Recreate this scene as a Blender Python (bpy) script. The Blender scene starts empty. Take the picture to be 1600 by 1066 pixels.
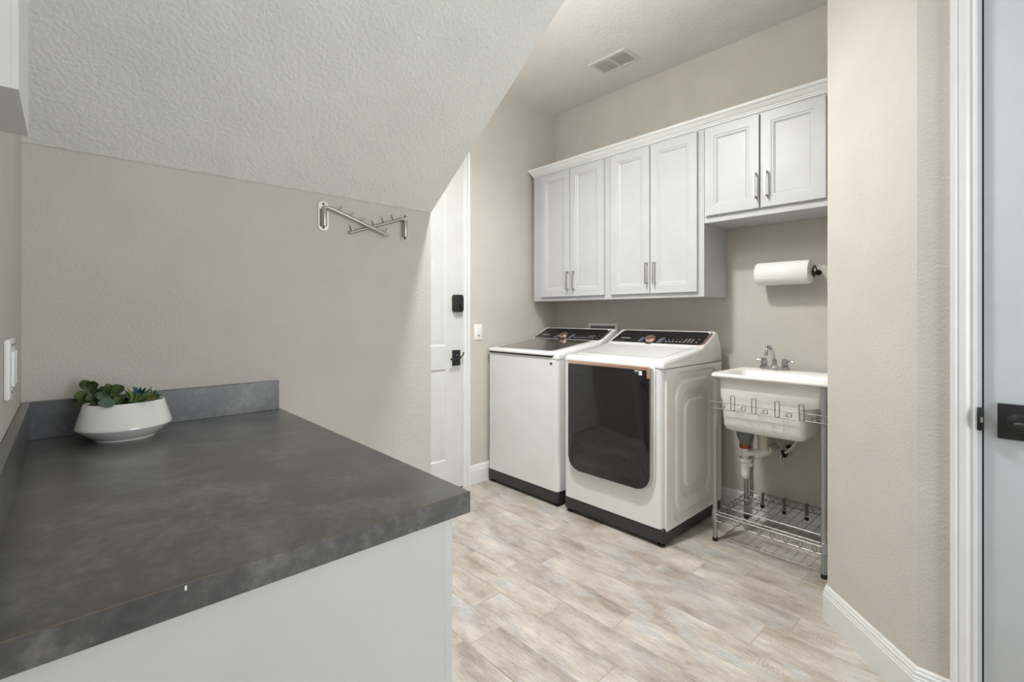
import bpy, bmesh, math, random
from mathutils import Vector, Matrix
random.seed(7)
PI = math.pi
S = bpy.context.scene
COL = S.collection

# ------------------------------------------------------------------ camera
cam_d = bpy.data.cameras.new('camera')
cam = bpy.data.objects.new('camera', cam_d)
COL.objects.link(cam)
cam.location = (2.76, -3.095, 1.24)
cam.rotation_euler = (math.radians(90), 0, math.radians(46.95))
cam_d.sensor_width = 36.0
cam_d.lens = 745.0 / 1600 * 36
cam_d.shift_y = -40.5 / 1600
cam_d.clip_start = 0.02
S.camera = cam

# ------------------------------------------------------------------ world, lights, exposure
w = bpy.data.worlds.new('world'); S.world = w; w.use_nodes = True
w.node_tree.nodes['Background'].inputs[0].default_value = (0.75, 0.85, 1.0, 1)
w.node_tree.nodes['Background'].inputs[1].default_value = 0.3
S.view_settings.view_transform = 'Standard'
S.view_settings.look = 'None'
S.view_settings.gamma = 1.0
S.view_settings.use_curve_mapping = False
S.view_settings.exposure = 0.14

def area(name, loc, size, power, col=(1, 1, 1), target=None, sy=None, shape='DISK', spread=180):
    d = bpy.data.lights.new(name, 'AREA'); d.shape = shape; d.size = size
    if sy: d.shape = 'RECTANGLE'; d.size_y = sy
    d.energy = power; d.color = col; d.spread = math.radians(spread)
    o = bpy.data.objects.new(name, d); COL.objects.link(o); o.location = loc
    if target is not None:
        o.rotation_euler = (Vector(target) - Vector(loc)).to_track_quat('-Z', 'Y').to_euler()
    return o
def bulb(name, loc, r, power, col):
    d = bpy.data.lights.new(name, 'POINT'); d.shadow_soft_size = r; d.energy = power; d.color = col
    o = bpy.data.objects.new(name, d); COL.objects.link(o); o.location = loc
    return o
bulb('ceiling_lamp', (1.28, -1.85, 2.62), 0.10, 7, (1, 1, .995))
area('ceiling_lamp', (1.28, -1.70, 2.94), 0.18, 32, (1, 1, .995), spread=140)
area('side_daylight_fill', (4.32, -1.95, 1.45), 1.1, 32, (.93, .97, 1.0), (0, -2.15, 1.35), 1.9)  # unseen fill added at the right to brighten hook wall and soffit

# ------------------------------------------------------------------ material helpers
def lin(c):
    r = []
    for v in c:
        v /= 255.0
        r.append(v / 12.92 if v <= .04045 else ((v + .055) / 1.055) ** 2.4)
    return (r[0], r[1], r[2], 1)
def mat(name, col, rough=.5, metal=0.0, coat=0.0, spec=.5, bump=None, mottle=None, trans=0.0, alpha=1.0, ior=None):
    """col in sRGB 0-255. bump=(scale, distance, detail); mottle=(scale, amount)"""
    m = bpy.data.materials.new(name); m.use_nodes = True
    nt = m.node_tree; b = nt.nodes['Principled BSDF']
    b.inputs['Base Color'].default_value = lin(col)
    b.inputs['Roughness'].default_value = rough
    b.inputs['Metallic'].default_value = metal
    b.inputs['Coat Weight'].default_value = coat
    b.inputs['Coat Roughness'].default_value = .06
    b.inputs['Specular IOR Level'].default_value = spec
    b.inputs['Transmission Weight'].default_value = trans
    if ior: b.inputs['IOR'].default_value = ior
    tc = nt.nodes.new('ShaderNodeTexCoord')
    if mottle is None: mottle = (6.0, .03)
    n = nt.nodes.new('ShaderNodeTexNoise'); n.inputs['Scale'].default_value = mottle[0]; n.inputs['Detail'].default_value = 4
    nt.links.new(tc.outputs['Object'], n.inputs['Vector'])
    r = nt.nodes.new('ShaderNodeValToRGB')
    c = lin(col)
    r.color_ramp.elements[0].position = .3; r.color_ramp.elements[1].position = .7
    r.color_ramp.elements[0].color = tuple(max(0, v * (1 - mottle[1])) for v in c[:3]) + (1,)
    r.color_ramp.elements[1].color = tuple(min(1, v * (1 + mottle[1])) for v in c[:3]) + (1,)
    nt.links.new(n.outputs['Fac'], r.inputs[0]); nt.links.new(r.outputs[0], b.inputs['Base Color'])
    if bump:
        bn = nt.nodes.new('ShaderNodeTexNoise'); bn.inputs['Scale'].default_value = bump[0]
        bn.inputs['Detail'].default_value = bump[2]; bn.inputs['Roughness'].default_value = .55
        bn.inputs['Distortion'].default_value = .15
        nt.links.new(tc.outputs['Object'], bn.inputs['Vector'])
        rr = nt.nodes.new('ShaderNodeValToRGB'); rr.color_ramp.elements[0].position = .38; rr.color_ramp.elements[1].position = .62
        nt.links.new(bn.outputs['Fac'], rr.inputs[0])
        bp = nt.nodes.new('ShaderNodeBump'); bp.inputs['Strength'].default_value = bump[3] if len(bump) > 3 else .6
        bp.inputs['Distance'].default_value = bump[1]
        nt.links.new(rr.outputs[0], bp.inputs['Height']); nt.links.new(bp.outputs[0], b.inputs['Normal'])
    return m

M = {}
M['wall'] = mat('wall_paint', (203, 198, 190), .75, bump=(130, .0012, 2, .38), spec=.25)
M['soffit'] = mat('soffit_paint', (234, 235, 230), .8, bump=(90, .0022, 3, .5), spec=.2)
M['ceiling'] = mat('ceiling_paint', (236, 233, 227), .85, bump=(50, .002, 3, .5), spec=.2)
M['trim'] = mat('trim_paint', (228, 229, 228), .35)
M['door'] = mat('door_paint', (214, 215, 213), .4)
M['door_cool'] = mat('cool_door_paint', (202, 208, 213), .4)
M['cabinet'] = mat('cabinet_paint', (197, 198, 200), .35)
M['cab_edge'] = mat('cabinet_raw_edge', (196, 172, 132), .6)
M['counter_cab'] = mat('counter_cabinet_paint', (204, 205, 200), .45)
M['enamel'] = mat('white_enamel', (228, 228, 227), .22, coat=.6)
M['enamel_side'] = mat('white_enamel_side', (236, 234, 230), .25, coat=.4)
M['base_dark'] = mat('dark_base_plastic', (52, 50, 51), .45)
M['glass_dark'] = mat('dark_tinted_glass', (24, 23, 25), .09, coat=.25, spec=.5)
M['panel_black'] = mat('black_gloss_panel', (24, 22, 23), .18, coat=.5)
M['lid_glass'] = mat('smoked_lid_glass', (50, 46, 44), .05, coat=1.0, spec=.8)
M['rose'] = mat('rose_gold_metal', (232, 196, 176), .34, 1.0)
M['print'] = mat('panel_print', (176, 178, 180), .5)
M['print_blue'] = mat('panel_print_blue', (118, 132, 150), .5)
M['sticker'] = mat('sticker_white', (232, 236, 232), .5)
M['sticker_dark'] = mat('sticker_dark', (48, 54, 52), .5)
M['chrome'] = mat('chrome', (190, 190, 193), .1, 1.0)
M['nickel'] = mat('brushed_nickel', (184, 180, 175), .32, 1.0)
M['plate_nickel'] = mat('nickel_plate', (196, 193, 188), .35, .8)
M['galv'] = mat('galvanised_steel', (172, 174, 174), .42, .8)
M['wire'] = mat('shelf_wire', (150, 150, 149), .38, .9)
M['rubber'] = mat('black_rubber', (24, 24, 25), .7)
M['black'] = mat('matte_black_metal', (40, 41, 43), .45, .3)
M['tub'] = mat('white_moulded_plastic', (238, 237, 232), .35)
M['pvc'] = mat('white_pvc', (232, 232, 228), .4)
M['pvc_old'] = mat('aged_pvc', (205, 200, 188), .5)
M['grey_plastic'] = mat('grey_drain_plastic', (112, 118, 114), .45)
M['copper'] = mat('copper_ring', (150, 92, 66), .4, .8)
M['plastic'] = mat('white_switch_plastic', (240, 240, 236), .35)
M['plastic_grey'] = mat('grey_detail_plastic', (130, 132, 134), .5)
M['box_in'] = mat('outlet_box_interior', (120, 116, 114), .6)
M['vent'] = mat('vent_metal', (222, 220, 214), .5)
M['vent_dark'] = mat('vent_duct', (196, 194, 190), .8)
M['paper'] = mat('paper_towel', (244, 243, 240), .9, bump=(260, .0006, 2))
M['card'] = mat('cardboard_core', (190, 176, 152), .9)
M['bronze'] = mat('dark_bronze_wire', (42, 36, 33), .35, .8)
M['ceramic'] = mat('white_ceramic', (243, 242, 238), .18, coat=.7)
M['soil'] = mat('dark_moss', (30, 28, 22), .95)
M['clear_hook'] = mat('smoky_hook_plastic', (96, 104, 100), .3)
M['grout'] = mat('floor_grout', (170, 161, 150), .9)
M['brown_seam'] = mat('laminate_seam', (112, 96, 82), .6)

def leaf_mat(name, c1, c2):
    m = mat(name, c1, .5, spec=.4)
    nt = m.node_tree; b = nt.nodes['Principled BSDF']
    r = [n for n in nt.nodes if n.type == 'VALTORGB'][0]
    r.color_ramp.elements[0].color = lin(c1); r.color_ramp.elements[1].color = lin(c2)
    n = [n for n in nt.nodes if n.type == 'TEX_NOISE'][0]; n.inputs['Scale'].default_value = 60
    return m
M['leaf_dark'] = leaf_mat('jade_leaf', (50, 66, 42), (100, 112, 62))
M['leaf_blue'] = leaf_mat('blue_green_leaf', (70, 96, 82), (96, 118, 92))
M['leaf_teal'] = leaf_mat('teal_leaf', (24, 72, 72), (60, 112, 100))
M['leaf_light'] = leaf_mat('light_green_leaf', (84, 112, 58), (134, 156, 96))
M['leaf_yellow'] = leaf_mat('yellow_green_leaf', (140, 140, 40), (176, 140, 44))
M['stem'] = leaf_mat('stem', (96, 110, 56), (120, 128, 70))

# counter laminate
def counter_mat():
    m = mat('dark_slate_laminate', (62, 61, 62), .42, spec=.6, coat=.7)
    nt = m.node_tree; b = nt.nodes['Principled BSDF']; L = nt.links.new; b.inputs['Coat Roughness'].default_value = .28
    tc = nt.nodes.new('ShaderNodeTexCoord')
    n1 = nt.nodes.new('ShaderNodeTexNoise'); n1.inputs['Scale'].default_value = 6.5; n1.inputs['Detail'].default_value = 9; n1.inputs['Roughness'].default_value = .68; n1.inputs['Distortion'].default_value = .5
    n2 = nt.nodes.new('ShaderNodeTexNoise'); n2.inputs['Scale'].default_value = 60; n2.inputs['Detail'].default_value = 6; n2.inputs['Roughness'].default_value = .7
    L(tc.outputs['Object'], n1.inputs['Vector']); L(tc.outputs['Object'], n2.inputs['Vector'])
    mx = nt.nodes.new('ShaderNodeMath'); mx.operation = 'MULTIPLY_ADD'; mx.inputs[1].default_value = .35
    L(n2.outputs['Fac'], mx.inputs[0]); 
    sc = nt.nodes.new('ShaderNodeMath'); sc.operation = 'MULTIPLY'; sc.inputs[1].default_value = .65
    L(n1.outputs['Fac'], sc.inputs[0]); L(sc.outputs[0], mx.inputs[2])
    r = nt.nodes.new('ShaderNodeValToRGB'); e = r.color_ramp.elements
    e[0].position = .36; e[0].color = lin((54, 55, 58)); e[1].position = .70; e[1].color = lin((132, 131, 126))
    x = e.new(.5); x.color = lin((76, 76, 77))
    L(mx.outputs[0], r.inputs[0]); L(r.outputs[0], b.inputs['Base Color'])
    rr = nt.nodes.new('ShaderNodeMapRange'); rr.inputs[3].default_value = .30; rr.inputs[4].default_value = .50
    L(n2.outputs['Fac'], rr.inputs[0]); L(rr.outputs[0], b.inputs['Roughness'])
    bp = nt.nodes.new('ShaderNodeBump'); bp.inputs['Strength'].default_value = .15; bp.inputs['Distance'].default_value = .001
    L(n2.outputs['Fac'], bp.inputs['Height']); L(bp.outputs[0], b.inputs['Normal'])
    return m
M['counter'] = counter_mat()

def tile_mat():
    m = bpy.data.materials.new('wood_look_tile'); m.use_nodes = True
    nt = m.node_tree; b = nt.nodes['Principled BSDF']; L = nt.links.new; N = nt.nodes.new
    b.inputs['Roughness'].default_value = .40; b.inputs['Specular IOR Level'].default_value = .4
    tc = N('ShaderNodeTexCoord'); oi = N('ShaderNodeObjectInfo')
    mul = N('ShaderNodeMath'); mul.operation = 'MULTIPLY'; mul.inputs[1].default_value = 37.0
    L(oi.outputs['Random'], mul.inputs[0])
    cmb = N('ShaderNodeCombineXYZ')
    for k in range(3): L(mul.outputs[0], cmb.inputs[k])
    add = N('ShaderNodeVectorMath'); add.operation = 'ADD'
    L(tc.outputs['Object'], add.inputs[0]); L(cmb.outputs[0], add.inputs[1])
    def noise(sx, sy, scale, detail, rough=.6, dist=0):
        mp = N('ShaderNodeMapping'); mp.inputs['Scale'].default_value = (sx, sy, 1); L(add.outputs[0], mp.inputs['Vector'])
        n = N('ShaderNodeTexNoise'); n.inputs['Scale'].default_value = scale; n.inputs['Detail'].default_value = detail
        n.inputs['Roughness'].default_value = rough; n.inputs['Distortion'].default_value = dist
        L(mp.outputs[0], n.inputs['Vector']); return n
    def ramp(src, stops):
        r = N('ShaderNodeValToRGB'); e = r.color_ramp.elements
        while len(e) < len(stops): e.new(.5)
        for k, (p, c) in enumerate(stops): e[k].position = p; e[k].color = c
        L(src, r.inputs[0]); return r.outputs[0]
    def mix(a, c, fac, mode='MIX'):
        x = N('ShaderNodeMixRGB'); x.blend_type = mode
        if isinstance(fac, float): x.inputs[0].default_value = fac
        else: L(fac, x.inputs[0])
        for k, v in ((1, a), (2, c)):
            if isinstance(v, tuple): x.inputs[k].default_value = v
            else: L(v, x.inputs[k])
        return x.outputs[0]
    big = noise(1.2, 3.0, 3.2, 5, .62)
    base = ramp(big.outputs['Fac'], [(.30, lin((160, 148, 136))), (.48, lin((192, 183, 173))), (.70, lin((218, 212, 203)))])
    blue = noise(1.3, 2.6, 4.0, 4, .6, .4)
    bf = ramp(blue.outputs['Fac'], [(.54, (0, 0, 0, 1)), (.66, (.75, .75, .75, 1))])
    c = mix(base, lin((192, 194, 195)), bf)
    # sawn fibres, fine and short
    fib = noise(7, 70, 3.0, 6, .7, .2)
    c = mix(c, ramp(fib.outputs['Fac'], [(.38, (.74, .72, .70, 1)), (.58, (1, 1, 1, 1))]), .9, 'MULTIPLY')
    # cathedral rings, only in parts of some tiles: bands of (y^2 - x) type arcs
    sep = N('ShaderNodeSeparateXYZ'); L(tc.outputs['Object'], sep.inputs[0])
    y2 = N('ShaderNodeMath'); y2.operation = 'MULTIPLY'; L(sep.outputs['Y'], y2.inputs[0]); L(sep.outputs['Y'], y2.inputs[1])
    ya = N('ShaderNodeMath'); ya.operation = 'MULTIPLY_ADD'; ya.inputs[1].default_value = 26.0; L(y2.outputs[0], ya.inputs[0]); L(sep.outputs['X'], ya.inputs[2])
    wob = noise(5, 14, 3.0, 3)
    yb = N('ShaderNodeMath'); yb.operation = 'MULTIPLY_ADD'; yb.inputs[1].default_value = .06; L(wob.outputs['Fac'], yb.inputs[0]); L(ya.outputs[0], yb.inputs[2])
    fr = N('ShaderNodeMath'); fr.operation = 'MULTIPLY'; fr.inputs[1].default_value = 430.0; L(yb.outputs[0], fr.inputs[0])
    sn = N('ShaderNodeMath'); sn.operation = 'SINE'; L(fr.outputs[0], sn.inputs[0])
    rings = ramp(sn.outputs[0], [(.0, (.80, .775, .755, 1)), (.75, (1, 1, 1, 1))])
    msk = noise(1.0, 2.2, 3.0, 2)
    mk = ramp(msk.outputs['Fac'], [(.50, (0, 0, 0, 1)), (.60, (.8, .8, .8, 1))])
    c = mix(c, rings, mk, 'MULTIPLY')
    # small dark smudges and knots
    kn = noise(2.5, 6, 6.0, 4, .7)
    c = mix(c, ramp(kn.outputs['Fac'], [(.27, (.70, .67, .65, 1)), (.38, (1, 1, 1, 1))]), .8, 'MULTIPLY')
    hs = N('ShaderNodeHueSaturation'); mrg = N('ShaderNodeMapRange'); mrg.inputs[3].default_value = .93; mrg.inputs[4].default_value = 1.06
    L(oi.outputs['Random'], mrg.inputs[0]); L(mrg.outputs[0], hs.inputs['Value']); L(c, hs.inputs['Color'])
    L(hs.outputs[0], b.inputs['Base Color'])
    bp = N('ShaderNodeBump'); bp.inputs['Strength'].default_value = .25; bp.inputs['Distance'].default_value = .001
    L(fib.outputs['Fac'], bp.inputs['Height']); L(bp.outputs[0], b.inputs['Normal'])
    return m
M['tile'] = tile_mat()

# ------------------------------------------------------------------ mesh helpers
def origin(o):
    v = Vector((0, 0, 0))
    while o is not None:
        v += o.location; o = o.parent
    return v
def finish(me, smooth):
    if smooth:
        me.shade_smooth(); me.set_sharp_from_angle(angle=math.radians(smooth))
def obj(name, bm, m, parent=None, loc=None, smooth=35):
    """link a bmesh given in world coordinates as one object; loc = origin for a top-level object"""
    bmesh.ops.recalc_face_normals(bm, faces=bm.faces)
    me = bpy.data.meshes.new(name)
    o_w = origin(parent) if parent is not None else Vector(loc or (0, 0, 0))
    if parent is not None and loc is not None: o_w = Vector(loc)
    bmesh.ops.translate(bm, verts=bm.verts, vec=-o_w)
    bm.to_mesh(me); bm.free()
    me.materials.append(M[m] if isinstance(m, str) else m)
    finish(me, smooth)
    o = bpy.data.objects.new(name, me); COL.objects.link(o)
    if parent is not None:
        o.parent = parent
        if loc is not None: o.location = o_w - origin(parent)
    else: o.location = o_w
    return o
def thing(name, loc, label, cat, group=None):
    o = bpy.data.objects.new(name, None); COL.objects.link(o); o.location = loc
    o.empty_display_size = .05
    return tag(o, label, cat, group)
def tag(o, label, cat, group=None):
    o['label'] = label; o['category'] = cat
    if group: o['group'] = group
    return o
def struct(name, bm, m, label=None, cat=None, loc=None, smooth=35):
    o = obj(name, bm, m, None, loc, smooth); o['kind'] = 'structure'
    if label: o['label'] = label
    if cat: o['category'] = cat
    return o
def new(): return bmesh.new()
def box(bm, x0, x1, y0, y1, z0, z1, bev=0.0, seg=2):
    r = bmesh.ops.create_cube(bm, size=1.0); vs = r['verts']
    for v in vs:
        v.co = Vector(((x0 + x1) / 2 + v.co.x * (x1 - x0), (y0 + y1) / 2 + v.co.y * (y1 - y0), (z0 + z1) / 2 + v.co.z * (z1 - z0)))
    if bev > 0:
        es = list({e for v in vs for e in v.link_edges})
        bmesh.ops.bevel(bm, geom=es, offset=bev, segments=seg, profile=.5, affect='EDGES')
    return bm
def bx(*a, **k): return box(new(), *a, **k)
def prism(bm, pts, a0, a1, axis='x', bev=0.0, seg=2):
    """closed polygon pts extruded along axis. axis x: pts=(y,z); y: (x,z); z: (x,y)"""
    def P(p, a):
        return Vector((a, p[0], p[1])) if axis == 'x' else Vector((p[0], a, p[1])) if axis == 'y' else Vector((p[0], p[1], a))
    A = [bm.verts.new(P(p, a0)) for p in pts]; B = [bm.verts.new(P(p, a1)) for p in pts]
    n = len(pts); fs = [bm.faces.new(A), bm.faces.new(B[::-1])]
    for i in range(n): fs.append(bm.faces.new((A[i], B[i], B[(i + 1) % n], A[(i + 1) % n])))
    if bev > 0:
        es = list(fs[0].edges) + list(fs[1].edges)
        bmesh.ops.bevel(bm, geom=es, offset=bev, segments=seg, profile=.5, affect='EDGES')
    return bm
def rrect(x0, x1, z0, z1, r, n=6):
    """rounded rectangle; r = radius or (bl, br, tr, tl)"""
    if not isinstance(r, tuple): r = (r,) * 4
    out = []
    for (cx, cz, rr, a0) in ((x0 + r[0], z0 + r[0], r[0], PI), (x1 - r[1], z0 + r[1], r[1], 1.5 * PI), (x1 - r[2], z1 - r[2], r[2], 0), (x0 + r[3], z1 - r[3], r[3], .5 * PI)):
        for k in range(n + 1):
            a = a0 + k / n * PI / 2; out.append((cx + rr * math.cos(a), cz + rr * math.sin(a)))
    return out
def lathe(bm, prof, c, axis='z', n=32, close=True):
    """prof: [(r, h)] revolved around axis through c"""
    rings = []
    for r, h in prof:
        ring = []
        for i in range(n):
            a = 2 * PI * i / n; u, v = r * math.cos(a), r * math.sin(a)
            p = (u, v, h) if axis == 'z' else (h, u, v) if axis == 'x' else (u, h, v)
            ring.append(bm.verts.new(Vector(p) + Vector(c)))
        rings.append(ring)
    for a, b in zip(rings, rings[1:]):
        for i in range(n): bm.faces.new((a[i], a[(i + 1) % n], b[(i + 1) % n], b[i]))
    if close:
        for ring in (rings[0], rings[-1]):
            try: bm.faces.new(ring)
            except ValueError: pass
    return bm
def tube(bm, pts, r, n=8, closed=False, caps=True):
    pts = [Vector(p) for p in pts]; N = len(pts)
    rad = r if isinstance(r, (list, tuple)) else [r] * N
    rings = []; prev = None
    for i, p in enumerate(pts):
        if closed: t = (pts[(i + 1) % N] - pts[i - 1])
        else: t = pts[min(i + 1, N - 1)] - pts[max(i - 1, 0)]
        t.normalize()
        if prev is None:
            up = Vector((0, 0, 1)) if abs(t.z) < .9 else Vector((1, 0, 0))
            u = t.cross(up).normalized()
        else:
            u = (prev - t * prev.dot(t)).normalized()
        prev = u; v = t.cross(u)
        rings.append([bm.verts.new(p + (u * math.cos(2 * PI * k / n) + v * math.sin(2 * PI * k / n)) * rad[i]) for k in range(n)])
    prs = list(zip(rings, rings[1:])) + ([(rings[-1], rings[0])] if closed else [])
    for a, b in prs:
        for k in range(n): bm.faces.new((a[k], a[(k + 1) % n], b[(k + 1) % n], b[k]))
    if caps and not closed: bm.faces.new(rings[0]); bm.faces.new(rings[-1][::-1])
    return bm
def smooth_path(pts, k=4):
    P = [Vector(p) for p in pts]; out = []
    for i in range(len(P) - 1):
        p0 = P[max(i - 1, 0)]; p1 = P[i]; p2 = P[i + 1]; p3 = P[min(i + 2, len(P) - 1)]
        for j in range(k):
            t = j / k
            out.append(.5 * ((2 * p1) + (p2 - p0) * t + (2 * p0 - 5 * p1 + 4 * p2 - p3) * t * t + (-p0 + 3 * p1 - 3 * p2 + p3) * t ** 3))
    out.append(P[-1]); return out
def grid_loops(bm, loops, cap_first=True, cap_last=True):
    rings = [[bm.verts.new(Vector(p)) for p in lp] for lp in loops]; n = len(rings[0])
    for a, b in zip(rings, rings[1:]):
        for i in range(n): bm.faces.new((a[i], a[(i + 1) % n], b[(i + 1) % n], b[i]))
    if cap_first: bm.faces.new(rings[0])
    if cap_last: bm.faces.new(rings[-1][::-1])
    return bm

# ------------------------------------------------------------------ the room
CE = 2.97
FRONT = -3.181
# floor
fl = struct('floor', bx(-.1, 4.45, -3.30, .1, -.06, -.0012), 'grout', smooth=0)
PW, PL, G = .156, .613, .0018
joint = {0: 1.81 - PL, 1: 2.06, 2: 1.866, 3: 1.675, 4: 2.14, 5: 2.06, 6: 1.73, 7: 1.65, 8: 1.41, 9: 1.78, 10: 1.34, -1: 1.9, -2: 1.55, 11: 1.92, 12: 1.55, 13: 1.2, 14: 1.8, 15: 1.5, 16: 1.1, 17: 1.7, 18: 1.4}
joint[0] = 1.81
tile_cache = {}
def room_clip(x0, x1, y0, y1):
    x0 = max(x0, .0); x1 = min(x1, 4.35); y0 = max(y0, FRONT); y1 = min(y1, 0)
    if x1 - x0 < .012 or y1 - y0 < .012: return None
    yc = (y0 + y1) / 2
    if yc > -1.16:
        lim = 2.215 if yc > -.80 else 2.215 + (-.80 - yc) + .05
        if x0 > lim: return None
        x1 = min(x1, lim + .05)
    if yc < -1.93 and x1 < .98: return None
    return x0, x1, y0, y1
for k in range(-3, 18):
    yt = -.430 - PW * (k - 1) ; yb = yt - PW
    j = joint.get(k, 1.3 + (k * .37) % .6)
    for q in range(-6, 7):
        c = room_clip(j + q * PL + G, j + (q + 1) * PL - G, yb + G, yt - G)
        if not c: continue
        x0, x1, y0, y1 = c
        key = (round(x1 - x0, 4), round(y1 - y0, 4))
        if key not in tile_cache:
            bm = bx(-key[0] / 2, key[0] / 2, -key[1] / 2, key[1] / 2, -.006, 0, bev=.0012, seg=1)
            me = bpy.data.meshes.new('tile'); bmesh.ops.recalc_face_normals(bm, faces=bm.faces); bm.to_mesh(me); bm.free(); me.materials.append(M['tile'])
            tile_cache[key] = me
        o = bpy.data.objects.new('wood_tile', tile_cache[key]); COL.objects.link(o); o.parent = fl
        o.location = ((x0 + x1) / 2, (y0 + y1) / 2, random.uniform(-.0003, .0003))

struct('ceiling', bx(-.1, 4.45, -3.30, .1, CE, CE + .1), 'ceiling', smooth=0)
struct('wall_left', bx(-.1, 0, FRONT, .1, -.06, CE), 'wall', smooth=0)
struct('wall_back', bx(0, 4.45, 0, .1, -.06, CE), 'wall', smooth=0)
struct('wall_front', bx(.983, 4.45, FRONT - .1, FRONT, -.06, CE), 'wall', smooth=0)
struct('wall_hook_side', bx(0, .983, FRONT - .1, -1.924, -.06, CE), 'wall', smooth=0)
# stair soffit
sl = (2.249 - 1.691) / .768
bm = new()
prism(bm, [(.985, 1.691), (.985 + (CE - 1.691) / sl, CE), (.985, CE)], FRONT, -1.924, 'y')
struct('ceiling_under_stairs', bm, 'soffit', smooth=0)
# right hand walls (alcove return, diagonal, door wall) as one solid plan shape
DX0, DY0 = 2.217, -.825
DX1, DY1 = 2.534, -1.142
bm = new()
prism(bm, [(DX0, 0), (DX0, DY0), (DX1, DY1), (2.66, DY1), (2.66, DY1 + .12), (2.57, DY1 + .12), (2.34, DY0 + .05), (2.34, 0)], -.06, CE, 'z')
struct('wall_diagonal', bm, 'wall', smooth=0)
bm = new(); box(bm, 3.47, 4.35, DY1, DY1 + .12, -.06, CE); box(bm, 2.66, 3.47, DY1, DY1 + .12, 2.47, CE)
struct('wall_door_side', bm, 'wall', smooth=0)
# room side wall at the right with an unseen opening added behind the daylight fill
bm = new(); box(bm, 4.35, 4.45, FRONT, 0, -.06, .55); box(bm, 4.35, 4.45, FRONT, 0, 2.45, CE)
box(bm, 4.35, 4.45, FRONT, -3.05, .55, 2.45); box(bm, 4.35, 4.45, -1.35, 0, .55, 2.45)
struct('wall_right', bm, 'wall', smooth=0)

# baseboards
BP = [(0, 0), (.016, 0), (.016, .098), (.0135, .102), (.0135, .108), (.0115, .110), (.0115, .121), (.008, .126), (.008, .131), (.0045, .136), (0, .136)]
def sweep(bm, path, prof):
    """2d path, the room on its right; prof = (out, z)"""
    P = [Vector((p[0], p[1])) for p in path]; n = len(P); rings = []
    for i in range(n):
        ds = []
        if i > 0: ds.append((P[i] - P[i - 1]).normalized())
        if i < n - 1: ds.append((P[i + 1] - P[i]).normalized())
        ns = [Vector((d.y, -d.x)) for d in ds]
        m = sum(ns, Vector((0, 0))).normalized(); m = m / max(.2, m.dot(ns[0]))
        rings.append([bm.verts.new((P[i].x + m.x * o, P[i].y + m.y * o, z)) for o, z in prof])
    k = len(prof)
    for a, b in zip(rings, rings[1:]):
        for q in range(k): bm.faces.new((a[q], a[(q + 1) % k], b[(q + 1) % k], b[q]))
    bm.faces.new(rings[0]); bm.faces.new(rings[-1][::-1])
    return bm
struct('baseboard_left', sweep(new(), [(0, -.947), (0, -.016)], BP), 'trim', smooth=25)
struct('baseboard_back', sweep(new(), [(0, 0), (DX0 - .016, 0)], BP), 'trim', smooth=25)
struct('baseboard_right', sweep(new(), [(DX0, 0), (DX0, DY0), (DX1, DY1), (2.612, DY1)], BP), 'trim', smooth=25)
struct('baseboard_front', sweep(new(), [(4.35, FRONT), (2.10, FRONT)], BP), 'trim', smooth=25)

# ------------------------------------------------------------------ door_1 (left wall)
d1 = bpy.data.objects.new('door_1', None); COL.objects.link(d1); d1.location = (0, -1.42, 0); d1['kind'] = 'structure'
YD0, YD1 = -1.83, -1.018
def panelled(bm, y0, y1, z0, z1, xs, holes, rec=.010, out=.006):
    """door skin at x=xs facing +x with moulded recessed panels"""
    ys = sorted({y0, y1} | {h[0] for h in holes} | {h[1] for h in holes}); zs = sorted({z0, z1} | {h[2] for h in holes} | {h[3] for h in holes})
    for a, b in zip(ys, ys[1:]):
        for c, d in zip(zs, zs[1:]):
            if any(h[0] <= a and b <= h[1] and h[2] <= c and d <= h[3] for h in holes): continue
            bm.faces.new([bm.verts.new((xs, p, q)) for p, q in ((a, c), (b, c), (b, d), (a, d))])
    for h in holes:
        lps = []
        for ins, dx in ((0, 0), (.006, -.001), (.016, -rec), (.024, -rec), (.046, -.003), (.05, -.003)):
            lps.append([(xs + dx, h[0] + ins, h[2] + ins), (xs + dx, h[1] - ins, h[2] + ins), (xs + dx, h[1] - ins, h[3] - ins), (xs + dx, h[0] + ins, h[3] - ins)])
        grid_loops(bm, lps, False, True)
bm = new()
panelled(bm, YD0, YD1, .012, 2.40, .012, [(-1.70, -1.150, .215, .868), (-1.70, -1.150, 1.018, 2.27)])
bmesh.ops.remove_doubles(bm, verts=bm.verts, dist=.0001)
box(bm, .0003, .0012, YD0, YD1, .012, 2.40)
for a in ((YD0, YD0 + .02, .012, 2.40), (YD1 - .02, YD1, .012, 2.40), (YD0 + .02, YD1 - .02, .012, .03), (YD0 + .02, YD1 - .02, 2.38, 2.40)): box(bm, .0012, .0116, a[0], a[1], a[2], a[3])
slab = obj('door_slab', bm, 'door', d1, smooth=20)
def casing_prof(w):
    return [(0, 0), (.018, 0), (.018, .012), (.014, .016), (.016, .022), (.015, w * .6), (.010, w * .72), (.009, w - .010), (.013, w - .005), (.013, w), (0, w)]
bm = new()
# vertical casing right of the door: profile in plan (x out, y), extruded in z
pr = casing_prof(.066)
bm = prism(bm, [(o, -1.012 + t) for o, t in [(a, b) for a, b in pr]], 0, 2.405 + .066, 'z')
obj('door_casing', bm, 'trim', d1, smooth=20)
bm = prism(new(), [(o, YD0 - .006 - t) for o, t in pr], 0, 2.405 + .066, 'z'); obj('door_casing', bm, 'trim', d1, smooth=20)
bm = bx(0, .018, YD0, -1.012, 2.406, 2.47, bev=.002); obj('door_casing', bm, 'trim', d1, smooth=20)
obj('weather_strip', bx(.001, .0125, -1.0175, -1.0125, .012, 2.40), 'vent', d1)
obj('door_sweep', bx(.001, .016, YD0, YD1 - .005, .001, .012), 'black', d1)
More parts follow.
